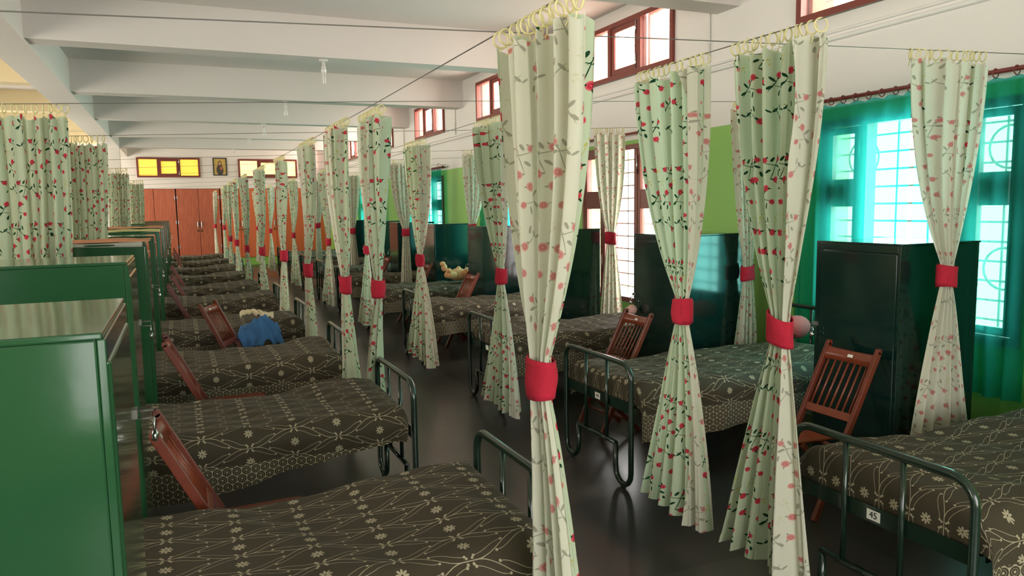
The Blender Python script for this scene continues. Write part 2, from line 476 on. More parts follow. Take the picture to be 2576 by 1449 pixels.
def wall_with_holes(name, x0, x1, y0, y1, z0, z1, holes, mat='wall'):
    """wall slab thick in x (or in y when swapped) with rectangular openings (a0,a1,z0,z1)"""
    mb = MB(); swap = name.startswith('wall_front')
    a0, a1 = (x0, x1) if swap else (y0, y1)
    cuts = sorted({a0, a1} | {h[0] for h in holes} | {h[1] for h in holes})
    zc = sorted({z0, z1} | {h[2] for h in holes} | {h[3] for h in holes})
    for i in range(len(cuts)-1):
        run = None
        for k in range(len(zc)-1):
            am, zm = (cuts[i]+cuts[i+1])/2, (zc[k]+zc[k+1])/2
            hole = any(h[0] < am < h[1] and h[2] < zm < h[3] for h in holes)
            if not hole:
                if run is None: run = zc[k]
            if hole or k == len(zc)-2:
                top = zc[k] if hole else zc[k+1]
                if run is not None and top > run:
                    if swap: mb.box(cuts[i], cuts[i+1], y0, y1, run, top)
                    else: mb.box(x0, x1, cuts[i], cuts[i+1], run, top)
                run = None
    return struct(mb.obj(name, mat))
HIGH = [(2.45, 4.25), (6.15, 7.90), (9.55, 11.38), (13.0, 14.78), (16.5, 18.3), (19.8, 21.5), (22.9, 24.7)]  # last opening is added, hidden by curtains, to light the back wall
HIGH[0] = (2.75, 4.56)
WIN = [(2.75, 4.28, .80, 2.28, 'teal'), (6.30, 7.95, .62, 2.33, 'open'), (8.75, 10.9, .80, 2.28, 'teal'), (13.15, 15.3, .80, 2.28, 'teal'), (17.5, 19.7, .80, 2.28, 'teal')]
wall_with_holes('wall_right', XW, XW+.28, YF, YB+.7, 0, ZC, [(a, b_, 3.05, 3.66) for a, b_ in HIGH]+[w[:4] for w in WIN])
wall_with_holes('wall_left', XL-.28, XL, YF, YB+.7, 0, ZC, [(y-.95, y+.95, 1.05, 2.75) for y in (1, 6, 11, 16, 21, 23.8)], 'cream')  # unseen side openings, added to let the fill in
wall_with_holes('wall_front', XL-.28, XW+.28, YF-.28, YF, 0, ZC, [(-.45, 3.05, .65, 2.75), (-3.2, -2.05, .65, 2.75), (-.68, -.50, .30, .98)])  # rear openings added for fill, the narrow slit for a highlight on the locker
struct(MB().box(XL, XW, YB, YB+.6, 2.405, ZC).obj('wall_back', 'white'))
struct(MB().box(XL, XW, YB+.02, YB+.6, 0, .235).obj('trim_1', 'wall'))
struct(MB().box(XL, XW, YB+.6, YB+.75, 0, 2.405).obj('wall_back_rear', 'white'))
# longitudinal beam over the lockers and the cross beams
struct(MB().box(-1.62, -1.24, YF, YB, 3.34, ZC).obj('trim_2', 'white'))
for k, y in enumerate((1.75, 5.23, 8.58, 12.03, 15.25, 18.52, 21.62)):
    struct(MB().box(-1.24, XW, y, y+.30, 3.36, ZC).obj('trim_%d' % (k+3), 'ceil'))
    struct(MB().box(XL, -1.62, y, y+.30, 3.45, ZC).obj('trim_%d' % (k+12), 'cream'))
struct(MB().box(-1.60, -1.25, 21.6, 21.92, 0, 3.34).obj('trim_20', 'white'))

# conduits on the window wall
cd = MB().tube([(XW-.020, YF+.2, 2.875), (XW-.020, YB-.05, 2.875)], .016, 8)
cd.obj('conduit_pipe', 'pipe'); tag(bpy.data.objects['conduit_pipe'], 'white conduit pipe along the wall under the high windows, lower of the two', 'pipe')
c2 = MB().tube([(XW-.013, YF+.2, 2.925), (XW-.013, YB-.05, 2.925)], .011, 8).obj('conduit_pipe', 'pipe')
tag(c2, 'white conduit pipe along the wall under the high windows, upper of the two', 'pipe')
for k, y in enumerate((5.62, 8.97, 12.42, 15.64, 18.9)):
    o = MB().tube([(XW-.012, y, 2.95), (XW-.012, y, 3.795)], .010, 6).box(XW-.03, XW, y-.02, y+.02, 3.12, 3.14).obj('riser_pipe', 'pipe')
    tag(o, 'thin vertical conduit beside the %s ceiling beam on the window wall' % ORD[k], 'pipe', 'vertical conduits beside the ceiling beams')

# ------------------------------------------------------------------ high windows
def bar_frame(mb, x0, x1, y0, y1, z0, z1, t):
    mb.box(x0, x1, y0, y1, z0, z0+t).box(x0, x1, y0, y1, z1-t, z1).box(x0, x1, y0, y0+t, z0+t, z1-t).box(x0, x1, y1-t, y1, z0+t, z1-t)
for k, (a, b_) in enumerate(HIGH):
    z0, z1 = 3.05, 3.66
    e = struct(empty('window_%d' % (k+1), (0, 0, 0)))
    fr = MB(); bar_frame(fr, XW-.03, XW+.05, a, b_, z0, z1, .05)
    w = (b_-a)/3
    for q in (1, 2): fr.box(XW-.03, XW+.05, a+w*q-.03, a+w*q+.03, z0+.05, z1-.05)
    fr.obj('window_frame', 'redwood', e)
    rv = MB()
    for q in range(3):
        ya, yb = a+w*q, a+w*(q+1)
        rv.box(XW+.055, XW+.275, yb-.085, yb-.045, z0+.01, z1-.01)
    rv.obj('reveal', 'reveal', e)
    sash = MB(); bar_frame(sash, XW-.02, XW+.02, a+w+.035, a+2*w-.035, z0+.055, z1-.055, .055)
    s = sash.obj('sash', 'redwood', e)
    MB().box(XW-.002, XW+.002, a+w+.09, a+2*w-.09, z0+.11, z1-.11).obj('pane', 'frost', s)
    bt = MB()
    for zz in (z0+.06, z1-.20): bt.tube([(XW-.03, a+w+.055, zz), (XW-.03, a+w+.055, zz+.15)], .007, 6)
    bt.tube([(XW-.022, a+w+.075, z0+.29), (XW-.06, a+w+.075, z0+.29), (XW-.06, a+w+.075, z0+.37), (XW-.022, a+w+.075, z0+.37)], .004, 6)
    bt.obj('bolt', 'steel', s)
    gl = MB()
    for q in (0, 2): gl.box(XW+.01, XW+.014, a+w*q+.04, a+w*(q+1)-.03, z0+.05, z1-.05)
    gl.obj('glass', 'clear', e)
    g = MB()
    for i in range(1, 7): g.tube([(XW+.20, a+.02, z0+i*.087), (XW+.20, b_-.02, z0+i*.087)], .004, 5)
    g.obj('grille', 'iron', e)

# ------------------------------------------------------------------ lower windows with grilles and teal curtains
def circle_pts(x, y, z, r, n=20): return [(x, y+r*cos(2*pi*i/n), z+r*sin(2*pi*i/n)) for i in range(n)]
for k, (a, b_, z0, z1, kind) in enumerate(WIN):
    e = struct(empty('window_%d' % (k+10), (0, 0, 0)))
    fr = MB(); bar_frame(fr, XW-.02, XW+.08, a, b_, z0, z1, .055)
    L = b_-a
    if k == 0: q1, q2 = 3.13, 3.90
    elif kind == 'teal': q1, q2 = a+L*.30, b_-L*.30
    else: q1, q2 = 6.80, 7.46
    fr.box(XW-.02, XW+.08, q1-.03, q1+.03, z0+.05, z1-.05).box(XW-.02, XW+.08, q2-.03, q2+.03, z0+.05, z1-.05)
    fr.obj('window_frame', 'redwood', e)
    for (s0, s1) in ((a+.055, q1-.03), (q2+.03, b_-.055)):
        sh = MB(); bar_frame(sh, XW-.015, XW+.03, s0, s1, z0+.06, z1-.06, .05)
        zm = 1.745
        sh.box(XW-.015, XW+.03, s0+.06, s1-.06, zm-.10, zm+.10)
        o = sh.obj('shutter', 'redwood', e)
        MB().box(XW+.005, XW+.009, s0+.06, s1-.06, z0+.12, zm-.10).box(XW+.005, XW+.009, s0+.06, s1-.06, zm+.10, z1-.12).obj('pane', 'clear', o)
        bo = MB()
        for zz in (z0+.3, z1-.32): bo.tube([(XW-.024, (s0 if s0 > a+.1 else s1)-.0, zz), (XW-.024, (s0 if s0 > a+.1 else s1), zz+.2)], .008, 6)
        bo.obj('tower_bolt', 'steel', o)
    g = MB()
    x = XW+.18
    for i in range(1, 12):
        zz = z0+(z1-z0)*i/12; g.box(x-.006, x+.006, a+.01, b_-.01, zz-.007, zz+.007)
    n = int(L/.22)
    for i in range(1, n): yy = a+L*i/n; g.box(x-.006, x+.006, yy-.007, yy+.007, z0+.01, z1-.01)
    for yc in (a+L*.15, b_-L*.15):
        for zc in (2.0, 1.25): g.tube(circle_pts(x-.012, yc, zc, .13), .009, 6, closed=True)
    g.obj('grille', 'iron', e)

def sheer(name, y0, y1, ztop, zbot, x, nf, seed, label, rodspan=None):
    rr = random.Random(seed); e = empty(name, (x, (y0+y1)/2, zbot), 0, label, 'curtain', 'teal window curtains')
    ph = [rr.uniform(0, 6.3) for _ in range(4)]; N = nf*10; nz = 14; Lh = y1-y0
    def P(i, j):
        t = i/(N-1); v = j/(nz-1)
        amp = .018+.012*sin(t*7+ph[0])
        d = amp*sin(2*pi*nf*t+ph[1]+.5*sin(t*9+ph[2]))*(.5+.5*v)
        return (d*1.2, (t-.5)*Lh+.02*v*sin(t*13+ph[3]), (ztop-zbot)*(1-v)+.008*sin(2*pi*nf*t+1)*(1-v))
    MB().grid(N, nz, P, lambda i, j: (i/(N-1)*Lh*1.6, (1-j/(nz-1))*(ztop-zbot))).obj('fabric', 'teal', e)
    n = max(3, int(Lh/.10))
    for i in range(n):
        yy = (i/(n-1)-.5)*Lh*.97
        MB().tube([(.027*cos(q*pi/6)*1.0, yy+.006, ztop-zbot+.030+.027*sin(q*pi/6)) for q in range(12)], .0035, 5, closed=True).obj('ring', 'rod', e)
def rod(y0, y1, x, z, label):
    e = empty('curtain_rod', (x, y0, z), 0, label, 'curtain rod', 'maroon curtain rods over the windows')
    MB().tube([(0, 0, 0), (0, y1-y0, 0)], .014, 10).obj('pole', 'rod', e)
    for yy, s in ((0, -1), (y1-y0, 1)):
        MB().ell((0, yy+s*.03, 0), (.028, .034, .028)).obj('finial', 'brass', e)
    for yy in (.10, (y1-y0)-.10):
        MB().box(0, XW-x-.001, yy-.012, yy+.012, -.014, .014).obj('bracket', 'brass', e)
RZ = 2.42; RX = XW-.09
rod(1.55, 4.55, RX, RZ, 'maroon curtain rod over the window beside the nearest dark locker')
sheer('window_curtain', 1.6, 2.62, RZ-.04, .50, RX-.005, 7, 1, 'teal sheer curtain panel at the near end of the window behind bed 45')
sheer('window_curtain', 2.66, 3.42, RZ-.04, .50, RX-.005, 6, 2, 'teal sheer curtain panel in the middle of the window behind the nearest dark locker')
sheer('window_curtain', 3.46, 4.46, RZ-.04, .50, RX-.005, 7, 3, 'teal sheer curtain panel at the green wall end of the nearest curtained window')
for j, (a, b_) in enumerate(((8.3, 11.15), (12.95, 15.5), (17.2, 20.0))):
    w = ORD[j+1]
    rod(a, b_, RX, RZ, 'maroon curtain rod over the %s curtained window from the camera' % w)
    h = (a+b_)/2
    sheer('window_curtain', a+.05, h-.03, RZ-.04, .50, RX-.005, 7, 10+j, 'teal sheer curtain on the nearer half of the %s curtained window' % w)
    sheer('window_curtain', h+.03, b_-.05, RZ-.04, .50, RX-.005, 7, 20+j, 'teal sheer curtain on the farther half of the %s curtained window' % w)
rod(6.25, 8.05, RX, 2.43, 'maroon curtain rod over the red window without a teal curtain')

# ------------------------------------------------------------------ back wall: yellow windows, picture, cupboards
for k, (a, b_, z0, z1, gm) in enumerate(((-1.02, .72, 2.74, 3.33, 'yellow'), (1.82, 3.60, 2.73, 3.31, 'paleyellow'))):
    e = struct(empty('window_%d' % (k+20), (0, 0, 0)))
    # pane fixed in front of the wall face in a shallow frame; its backlight is put into the pane as emission
    fr = MB()
    y0, y1 = YB-.05, YB
    def fb(mb, xa, xb, za, zb, t, ya=y0, yb=y1):
        mb.box(xa, xb, ya, yb, za, za+t).box(xa, xb, ya, yb, zb-t, zb).box(xa, xa+t, ya, yb, za+t, zb-t).box(xb-t, xb, ya, yb, za+t, zb-t)
    fb(fr, a, b_, z0, z1, .055)
    w = (b_-a)/3
    for q in (1, 2): fr.box(a+w*q-.03, a+w*q+.03, y0, y1, z0+.055, z1-.055)
    fr.obj('window_frame', 'redwood', e)
    s = MB(); fb(s, a+w+.03, a+2*w-.03, z0+.06, z1-.06, .05, y0-.02, y1-.02); so = s.obj('sash', 'redwood', e)
    MB().tube([(a+2*w-.01, y0-.03, z0+.03), (a+2*w-.01, y0-.03, z0+.2)], .012, 6).tube([(a+2*w-.01, y0-.03, z1-.2), (a+2*w-.01, y0-.03, z1-.03)], .012, 6).obj('bolt', 'steel', so)
    mm, nt, b = material('lit_%s_pane' % gm)
    _, x, y, z = coords(nt, 'Object')
    lo = (1, .62, .08) if gm == 'yellow' else (1, .86, .36)
    lines = ((z*18.0).fr()-.5).ab().lt(.035).mx(((x*7.0).fr()-.5).ab().lt(.012))
    cc = mixc(nt, lines, lo, tuple(v*.75 for v in lo))
    nt.links.new(cc, b.inputs['Base Color']); nt.links.new(cc, b.inputs['Emission Color'])
    b.inputs['Emission Strength'].default_value = .75 if gm == 'yellow' else 1.0
    g = MB()
    for q in range(3):
        g.box(a+w*q+(.03 if q else .055)+(.05 if q == 1 else 0), a+w*(q+1)-(.03 if q < 2 else .055)-(.05 if q == 1 else 0), YB-.03, YB-.02, z0+.055+(.05 if q == 1 else 0), z1-.055-(.05 if q == 1 else 0))
    g.obj('glass', mm, e)
e = empty('framed_picture', (1.29, YB-.02, 3.07), 0, 'small framed gold icon print hanging between the two yellow windows', 'picture')
f = MB(); f.box(-.20, .20, -.01, .018, -.27, -.24).box(-.20, .20, -.01, .018, .24, .27).box(-.20, -.17, -.01, .018, -.24, .24).box(.17, .20, -.01, .018, -.24, .24)
f.obj('frame', 'black', e)
f = MB(); f.v = [(-.17, .0, -.24), (.17, .0, -.24), (.17, .0, .24), (-.17, .0, .24), (-.17, .015, -.24), (.17, .015, -.24), (.17, .015, .24), (-.17, .015, .24)]
f.f = [(0, 1, 2, 3), (7, 6, 5, 4), (0, 4, 5, 1), (3, 2, 6, 7)]; f.uv[0] = [(0, 0), (1, 0), (1, 1), (0, 1)]
f.obj('print', 'print', e)
def cupboard(x0, x1, mat, label, handles=True):
    e = empty('built_in_cupboard', (x0, YB, .235), 0, label, 'cupboard', 'built-in cupboards along the back wall')
    W_, H_ = x1-x0, 2.165; h = W_/2
    MB().box(.005, W_-.005, .02, .55, .003, H_).obj('carcass', mat, e)
    for s in (0, 1):
        d = MB().box(.012+s*h, h*(1+s)-.006, -.004, .018, .012, H_-.012).obj('door', mat, e, bevel=.002)
        xx = h-.055 if s == 0 else h+.055
        MB().box(xx-.013, xx+.013, -.035, -.006, .98, 1.16).obj('handle', 'steel', d, bevel=.004)
        MB().tube([(xx, -.018, .88), (xx, -.003, .88)], .03, 12).obj('lock', 'brass', d)
        hx = .02 if s == 0 else W_-.02
        hg = MB()
        for zz in (.35, 1.1, 1.85): hg.box(hx-.008, hx+.008, -.012, -.003, zz, zz+.10)
        hg.obj('hinge', 'steel', d)
xs = [(-1.22, -.02), (.0, 1.23), (1.25, 2.35), (2.37, 3.40), (3.42, 4.46)]
nm = ['reddish laminate built-in cupboard at the locker end of the back wall', 'reddish laminate cupboard in view above the farthest beds, its two steel handles showing',
      'orange laminate cupboard at the end of the aisle beneath the pale yellow window', 'orange laminate cupboard behind the far window row curtains', 'orange laminate cupboard in the far corner beside the window wall']
for k, (a, b_) in enumerate(xs): cupboard(a, b_, 'laminate' if k < 2 else 'orange', nm[k])

# ------------------------------------------------------------------ lamps under the beams
def lamp(x, y, z, kind, label):
    e = empty('ceiling_lamp', (x, y, z), 0, label, 'lamp', 'lamp holders under the ceiling beams')
    MB().lathe([(.001, -.012), (.05, -.012), (.05, 0), (.001, 0)]).obj('base', 'bakelite', e)
    MB().lathe([(.001, -.10), (.024, -.10), (.024, -.075), (.018, -.07), (.018, -.012), (.001, -.012)]).obj('holder', 'bakelite', e)
    if kind == 'tube':
        b = MB().lathe([(.001, -.145), (.028, -.14), (.028, -.10), (.001, -.10)])
        for s in (-1, 1): b.tube([(s*.011, 0, -.14), (s*.011, 0, -.255), (s*.004, 0, -.265)], .008, 8)
        b.obj('bulb', 'bulb', e)
    elif kind == 'bulb':
        MB().lathe([(.003, -.225), (.02, -.218), (.032, -.195), (.033, -.175), (.024, -.145), (.014, -.12), (.013, -.10), (.001, -.10)]).obj('bulb', 'bulb', e)
lamp(1.60, 8.72, 3.36, 'tube', 'white lamp holder with a fluorescent tube bulb under the nearest lit beam')
lamp(1.63, 12.18, 3.36, 'bulb', 'white lamp holder with a round bulb, under the beam after the tube lamp')
lamp(1.63, 15.40, 3.36, 'bulb', 'white lamp holder with a round bulb, third lamp along the ceiling')
lamp(1.64, 18.67, 3.36, '', 'empty white lamp holder under the beam, fourth along the ceiling')
lamp(1.50, 21.77, 3.36, '', 'white lamp holder above the pale yellow window, last along the ceiling')

# ------------------------------------------------------------------ wires
def wz(x): return 2.25+(x+1)*.04
CW = [2.66, 4.57, 6.52, 9.30, 11.0, 13.0, 15.0, 17.3, 20.0]
for k, y in enumerate(CW):
    yl = y+(.15 if k == 1 else 0)
    pts = [(-4.55, yl, 2.16), (-1, yl, wz(-1)), (1.7, y, wz(1.7))] + [(4.36, y, wz(4.36))]
    e = empty('cross_wire', (0, 0, 0), 0, 'thin steel curtain wire strung across the room, %s from the camera' % ORD[k], 'wire', 'steel curtain wires')
    MB().tube(pts, .0022, 5).obj('wire', 'wire', e)
    z = wz(4.36)
    MB().tube([(4.36-.0+.022*cos(q*pi/6), y, z+.022*sin(q*pi/6)) for q in range(11)], .004, 6).tube([(4.38, y, z), (4.44, y+.01, z-.002), (4.5, y, z)], .004, 6).obj('hook', 'wire', e)
def lz(y): return 2.195+.02*y if y < 4.7 else (2.289-.006*(y-4.7) if y < 8 else 2.269)
def rz_(y): return 2.35 if y < 8 else 2.34
for nm_, x, fz in (('locker', lambda y: .89+.04*y if y < 4.7 else max(1.0, 1.085-.006*(y-4.7)), lz), ('window', lambda y: 2.2, rz_)):
    e = empty('long_wire', (0, 0, 0), 0, 'long steel curtain wire above the feet of the %s row beds' % nm_, 'wire', 'steel curtain wires')
    MB().tube([(x(yy), yy, fz(yy)) for yy in (YF+.02, 0, 2, 4.7, 6, 8, 12, 16, 20, YB-.06)], .0024, 5).obj('wire', 'wire', e)

# ------------------------------------------------------------------ rose print curtains
RINGME = None
def curtain(axis, plane, top, tie, hem, ztop, ztie, label, seed, zhem=.17, tied=True, nf=9, depth=.075, flip=1, zw=None, tilt=0, group='rose print curtains', fold=0):
    """axis 'y': hangs on a long wire (plane = x); axis 'x': hangs on a cross wire (plane = y). top/tie/hem = (a0,a1)"""
    global RINGME
    rr = random.Random(seed)
    tm_ = (tie[0]+tie[1])/2; tie = (tm_-.052, tm_+.052)
    cen = (top[0]+top[1])/2
    loc = (plane, cen, zhem) if axis == 'y' else (cen, plane, zhem)
    e = empty('rose_curtain', loc, 0, label, 'curtain', group)
    near = 1 if loc[1] < 9 else 0
    spf = 14 if near else 8
    N = nf*spf+1; nz = 64 if near else 26
    ph = [rr.uniform(0, 6.3) for _ in range(8)]; fa = [rr.uniform(.55, 1.25) for _ in range(nf+1)]; fw = [rr.uniform(.6, 1.4) for _ in range(nf)]
    cum = [0]
    for w_ in fw: cum.append(cum[-1]+w_)
    cum = [c/cum[-1] for c in cum]
    fs = rr.uniform(.85, 1.0)
    def tmap(t):
        k = min(int(t*nf), nf-1); r_ = t*nf-k
        return cum[k]+(cum[k+1]-cum[k])*r_
    H = ztop-zhem
    tt = (ztop-ztie)/H
    hb = .062/H*2
    def lerp(a, b, t): return a+(b-a)*t
    def ss(t): t = max(0, min(1, t)); return t*t*(3-2*t)
    def span(v):
        if not tied:
            q = ss(v); return lerp(top[0], hem[0], q), lerp(top[1], hem[1], q), 1.0, 0
        h1 = .066/H
        if v < tt:
            q = min(1, v/(tt-h1)); v = q*tt; q = q**2.6 if rr_a > .5 else q**2.0
            q = .85*q+.15*(v/tt)
            return lerp(top[0], tie[0], q), lerp(top[1], tie[1], q), lerp(1, .025/depth, q), q
        q = max(0, v-tt-h1)/(1-tt-h1); q2 = q**.85
        return lerp(tie[0], hem[0], q2), lerp(tie[1], hem[1], q2), lerp(.025/depth, 1.15, q2), 1-q2
    rr_a = rr.random(); side = 1; frontneg = False
    hemw = [rr.uniform(-.012, .018) for _ in range(nf+2)]
    def P(i, j):
        v = j/(nz-1); t = i/(N-1); front = 0
        a0, a1, am, g = span(v)
        if fold:
            a0, a1 = a1, a0
        if fold:          # one edge of the cloth is folded back over the front
            f0 = 1/(1+fold)
            fm = fold*(.75+.25*cos(v*5+ph[7]))
            if t > f0: front = min(1, (t-f0)/(1-f0)*6); t = 1-(t-f0)/(1-f0)*fm
            else: t = t/f0
        k = t*nf; kk = int(k) if k < nf else nf-1
        A = depth*lerp(fa[kk], fa[kk+1], k-kk)*am
        A *= min(1, .35+5*max(0, min(t, 1-t)))
        tm = lerp(t, tmap(t), 1-.3*g)
        # drifting fold phase so the creases wander down the cloth
        th = 2*pi*k*.5*2*.5 + .5*sin(v*3.1+ph[0]+k*.7)*(1-g)+.25*sin(v*7+ph[1]+k*1.9)
        th *= 1.0
        dd = A*sin(th*1.0+ph[2])*(1.0)+.28*A*sin(2.3*th+ph[3]+v*2)+.10*A*sin(5.1*th+ph[6]+v*3)
        if g > 0: # round bundle at the tieback
            env = sqrt(max(.05, 1-(2*max(0, min(1, t))-1)**2)); dd = lerp(dd, dd*env*.9, g)
        dd += front*(.020*(1-.75*g)+.3*A*(1-g))*side*(-1 if not frontneg else 1)
        sway = .02*sin(v*4+ph[4])*(1-g)
        al = lerp(a0, a1, tm)+.35*abs(a1-a0)/nf*sin(th*2+ph[5])*(1-g)*.6
        z = ztop-v*H
        if v < .01: z += .012*sin(th*1.7+ph[6])
        if v > .98: z += lerp(hemw[kk], hemw[kk+1], k-kk)+.0
        z += tilt*(al-cen)*v
        if axis == 'y': return (dd+sway-0.0, al-cen, z-zhem)
        return (al-cen, dd+sway, z-zhem)
    jr = int((nz-1)*tt*.55) if tied else nz//2
    rows = (jr, int((nz-1)*.9), int((nz-1)*.8)); arc = [0.0]
    for i in range(1, N):
        arc.append(arc[-1]+sum((Vector(P(i, j_))-Vector(P(i-1, j_))).length*w_ for j_, w_ in zip(rows, (.5, .25, .25))))
    L = arc[-1]
    fl = -flip if fold else flip
    def UV(i, j): return (seed*.37+arc[i], (1-j/(nz-1))*H)
    mb = MB()
    if fl > 0: mb.grid(N, nz, P, UV)
    else: mb.grid(N, nz, lambda i, j: P(N-1-i, j), lambda i, j: UV(N-1-i, j))
    mb.obj('fabric', 'curtain', e)
    if tied:
        zt = ztie-zhem; tl = rr.uniform(-.05, .05)+tilt
        c = (tie[0]+tie[1])/2-cen; hw = (tie[1]-tie[0])/2+.005; dw = .041
        nt_ = 26; sag = rr.uniform(.1, .35)
        def T(i, j):
            a = 2*pi*i/nt_; v = j/7
            b0 = 1+.05*sin(2*a+v*6+ph[1])+.03*sin(5*a-v*4+ph[3])+.05*(sin(v*pi)-.5)
            al = c+hw*cos(a)*b0; dd = dw*sin(a)*b0; z = zt+(.5-v)*.118*(1+.08*sin(a+ph[2]))+tl*hw*cos(a)*4
            return (dd, al, z) if axis == 'y' else (al, dd, z)
        tb = MB().grid(nt_, 8, T, None, closed_u=True)
        # overlapping loose end of the band
        sgn = 1 if rr.random() > .5 else -1
        def T2(i, j):
            a = -.9+1.5*i/9; v = j/5; rr2 = 1.06+.05*sin(a*2.2+1)
            a = a if sgn > 0 else pi-a
            al = c+hw*cos(a)*rr2; dd = dw*sin(a)*rr2; z = zt+(.5-v)*.108+tl*hw*cos(a)*4
            return (dd, al, z) if axis == 'y' else (al, dd, z)
        tb.grid(10, 6, T2)
        tb.obj('tieback', 'tie', e, thick=.004)
    # rings on the wire
    if RINGME is None:
        RINGME = MB().tube([(.025*cos(q*pi/8), 0, .025*sin(q*pi/8)) for q in range(16)], .0036, 6, closed=True).tube([(0, 0, -.024), (.004, .004, -.045), (0, .008, -.058)], .0022, 5).mesh('ring', 'ring', True)
    nr = nf+1
    for i in range(nr):
        t = (i+.5)/nr; al = lerp(top[0], top[1], tmap(t))-cen
        o = bpy.data.objects.new('ring', RINGME); COL.objects.link(o); o.parent = e
        zz = (zw if zw else ztop+.062)-zhem-.022
        if axis == 'y': o.location = (0, al, zz); o.rotation_euler = (rr.uniform(-.2, .2), 0, rr.uniform(-.55, .55))
        else:
            wy = plane; o.location = (al, 0, zz+.040*(al)); o.rotation_euler = (0, rr.uniform(-.2, .2), pi/2+rr.uniform(-.8, .8))
    return e

LC = [(.97, (1.72, 2.26), (1.90, 2.06), (1.66, 2.01), 1.17, 0, 'white-looking rose curtain with its reverse outwards, nearest to the camera beside the first bed'),
      (1.12, (4.32, 4.90), (4.52, 4.64), (4.72, 4.98), 1.19, .55, 'rose curtain, half printed and half pale, just beyond the second locker row bed'),
      (1.06, (5.02, 5.72), (5.24, 5.36), (5.06, 5.44), 1.16, .5, 'rose curtain, half printed and half pale, just before the third locker row bed'),
      (1.06, (6.35, 7.05), (6.90, 7.02), (6.72, 7.32), 1.15, .2, 'rose curtain by the foot of the bed with the blue cloth'),
      (1.06, (8.32, 8.98), (8.58, 8.70), (8.42, 9.0), 1.19, .2, 'rose curtain just before the foot of the fifth locker row bed'),
      (1.05, (10.2, 10.9), (10.86, 10.98), (10.6, 11.25), 1.14, .6, 'rose curtain just before the foot of the sixth locker row bed'),
      (1.02, (12.6, 13.2), (13.0, 13.14), (12.6, 13.22), 1.07, .4, 'rose curtain just before the foot of the seventh locker row bed'),
      (1.00, (14.4, 15.0), (15.0, 15.15), (14.6, 15.2), 1.10, .4, 'rose curtain before the foot of the eighth locker row bed, its red band low'),
      (1.00, (16.2, 16.8), (16.85, 17.0), (16.5, 17.2), 1.12, .4, 'rose curtain just before the foot of the ninth locker row bed'),
      (1.01, (18.3, 18.9), (19.1, 19.3), (18.8, 19.45), 1.31, .3, 'second farthest rose curtain of the locker row, before the last bed'),
      (1.00, (22.2, 22.8), (23.6, 23.75), (23.4, 24.0), 1.27, 0, 'farthest pale rose curtain of the locker row, against the reddish cupboards')]
for k, (xp, t, ti, h, zt, fo, lab) in enumerate(LC):
    curtain('y', xp, t, ti, h, lz(t[0])-.062, zt, lab, 31+k, nf=11, depth=.048, flip=-1, tilt=.02, fold=fo)
RCU = [((2.10, 2.60), (2.20, 2.38), (2.08, 2.60), 'vivid rose curtain facing the aisle at the foot of bed 45'),
       ((2.76, 3.30), (2.85, 3.02), (2.68, 3.22), 'vivid rose curtain between bed 45 and bed 44'),
       ((5.00, 5.60), (5.06, 5.24), (4.84, 5.50), 'rose curtain just beyond the foot of bed 44'),
       ((6.95, 7.62), (7.12, 7.32), (6.75, 7.70), 'rose curtain beyond the third bed of the window row'),
       ((9.00, 9.50), (9.45, 9.62), (9.45, 9.95), 'rose curtain beyond the fourth bed of the window row, mostly hidden behind a nearer one'),
       ((11.9, 12.6), (12.1, 12.32), (11.9, 12.8), 'rose curtain at the foot of the sixth window row bed'),
       ((15.7, 16.3), (16.1, 16.3), (15.5, 16.4), 'rose curtain at the foot of the eighth window row bed'),
       ((19.9, 20.6), (20.3, 20.5), (19.8, 20.9), 'second farthest rose curtain of the window row'),
       ((23.4, 24.2), (23.8, 24.0), (23.6, 24.3), 'farthest rose curtain of the window row, before the orange cupboards')]
for k, (t, ti, h, lab) in enumerate(RCU):
    curtain('y', 2.2, t, ti, h, rz_(t[0])-.062, 1.17, lab, 51+k, nf=11, depth=.060, flip=1, tilt=.03, fold=(.3, .28, .15, .15, 0, .2, 0, 0, 0)[k])
XC = [(2.66, (3.34, 3.93), (3.60, 3.80), (3.44, 4.00), 1.28, 'pleated rose curtain hanging behind the nearest dark locker at bed 45'),
      (4.57, (3.86, 4.14), (3.98, 4.12), (3.90, 4.20), 1.14, 'rose curtain on the cross wire behind bed 44'),
      (6.52, (3.80, 4.16), (3.93, 4.07), (3.84, 4.18), 1.35, 'backlit rose curtain in front of the red window'),
      (9.30, (3.46, 3.80), (3.50, 3.64), (3.48, 3.72), 1.41, 'rose curtain on the cross wire before the green wall, behind the fourth window row bed'),
      (11.0, (2.92, 3.26), (3.08, 3.20), (3.03, 3.24), 1.33, 'rose curtain on the cross wire beyond the fifth window row bed'),
      (13.0, (3.10, 3.40), (3.18, 3.30), (3.14, 3.36), 1.28, 'grey-looking rose curtain on the cross wire beyond the sixth window row bed'),
      (15.0, (3.08, 3.38), (3.12, 3.26), (3.12, 3.32), 1.26, 'rose curtain on the cross wire beyond the seventh window row bed'),
      (17.3, (2.85, 3.06), (2.84, 2.96), (2.80, 2.97), 1.34, 'bright backlit rose curtain on the cross wire near the far end of the window row')]
for k, (y, t, ti, h, zt, lab) in enumerate(XC):
    xm = (t[0]+t[1])/2
    curtain('x', y, t, ti, h, wz(xm)-.062, zt, lab, 71+k, nf=9 if k else 11, depth=.045, flip=1)
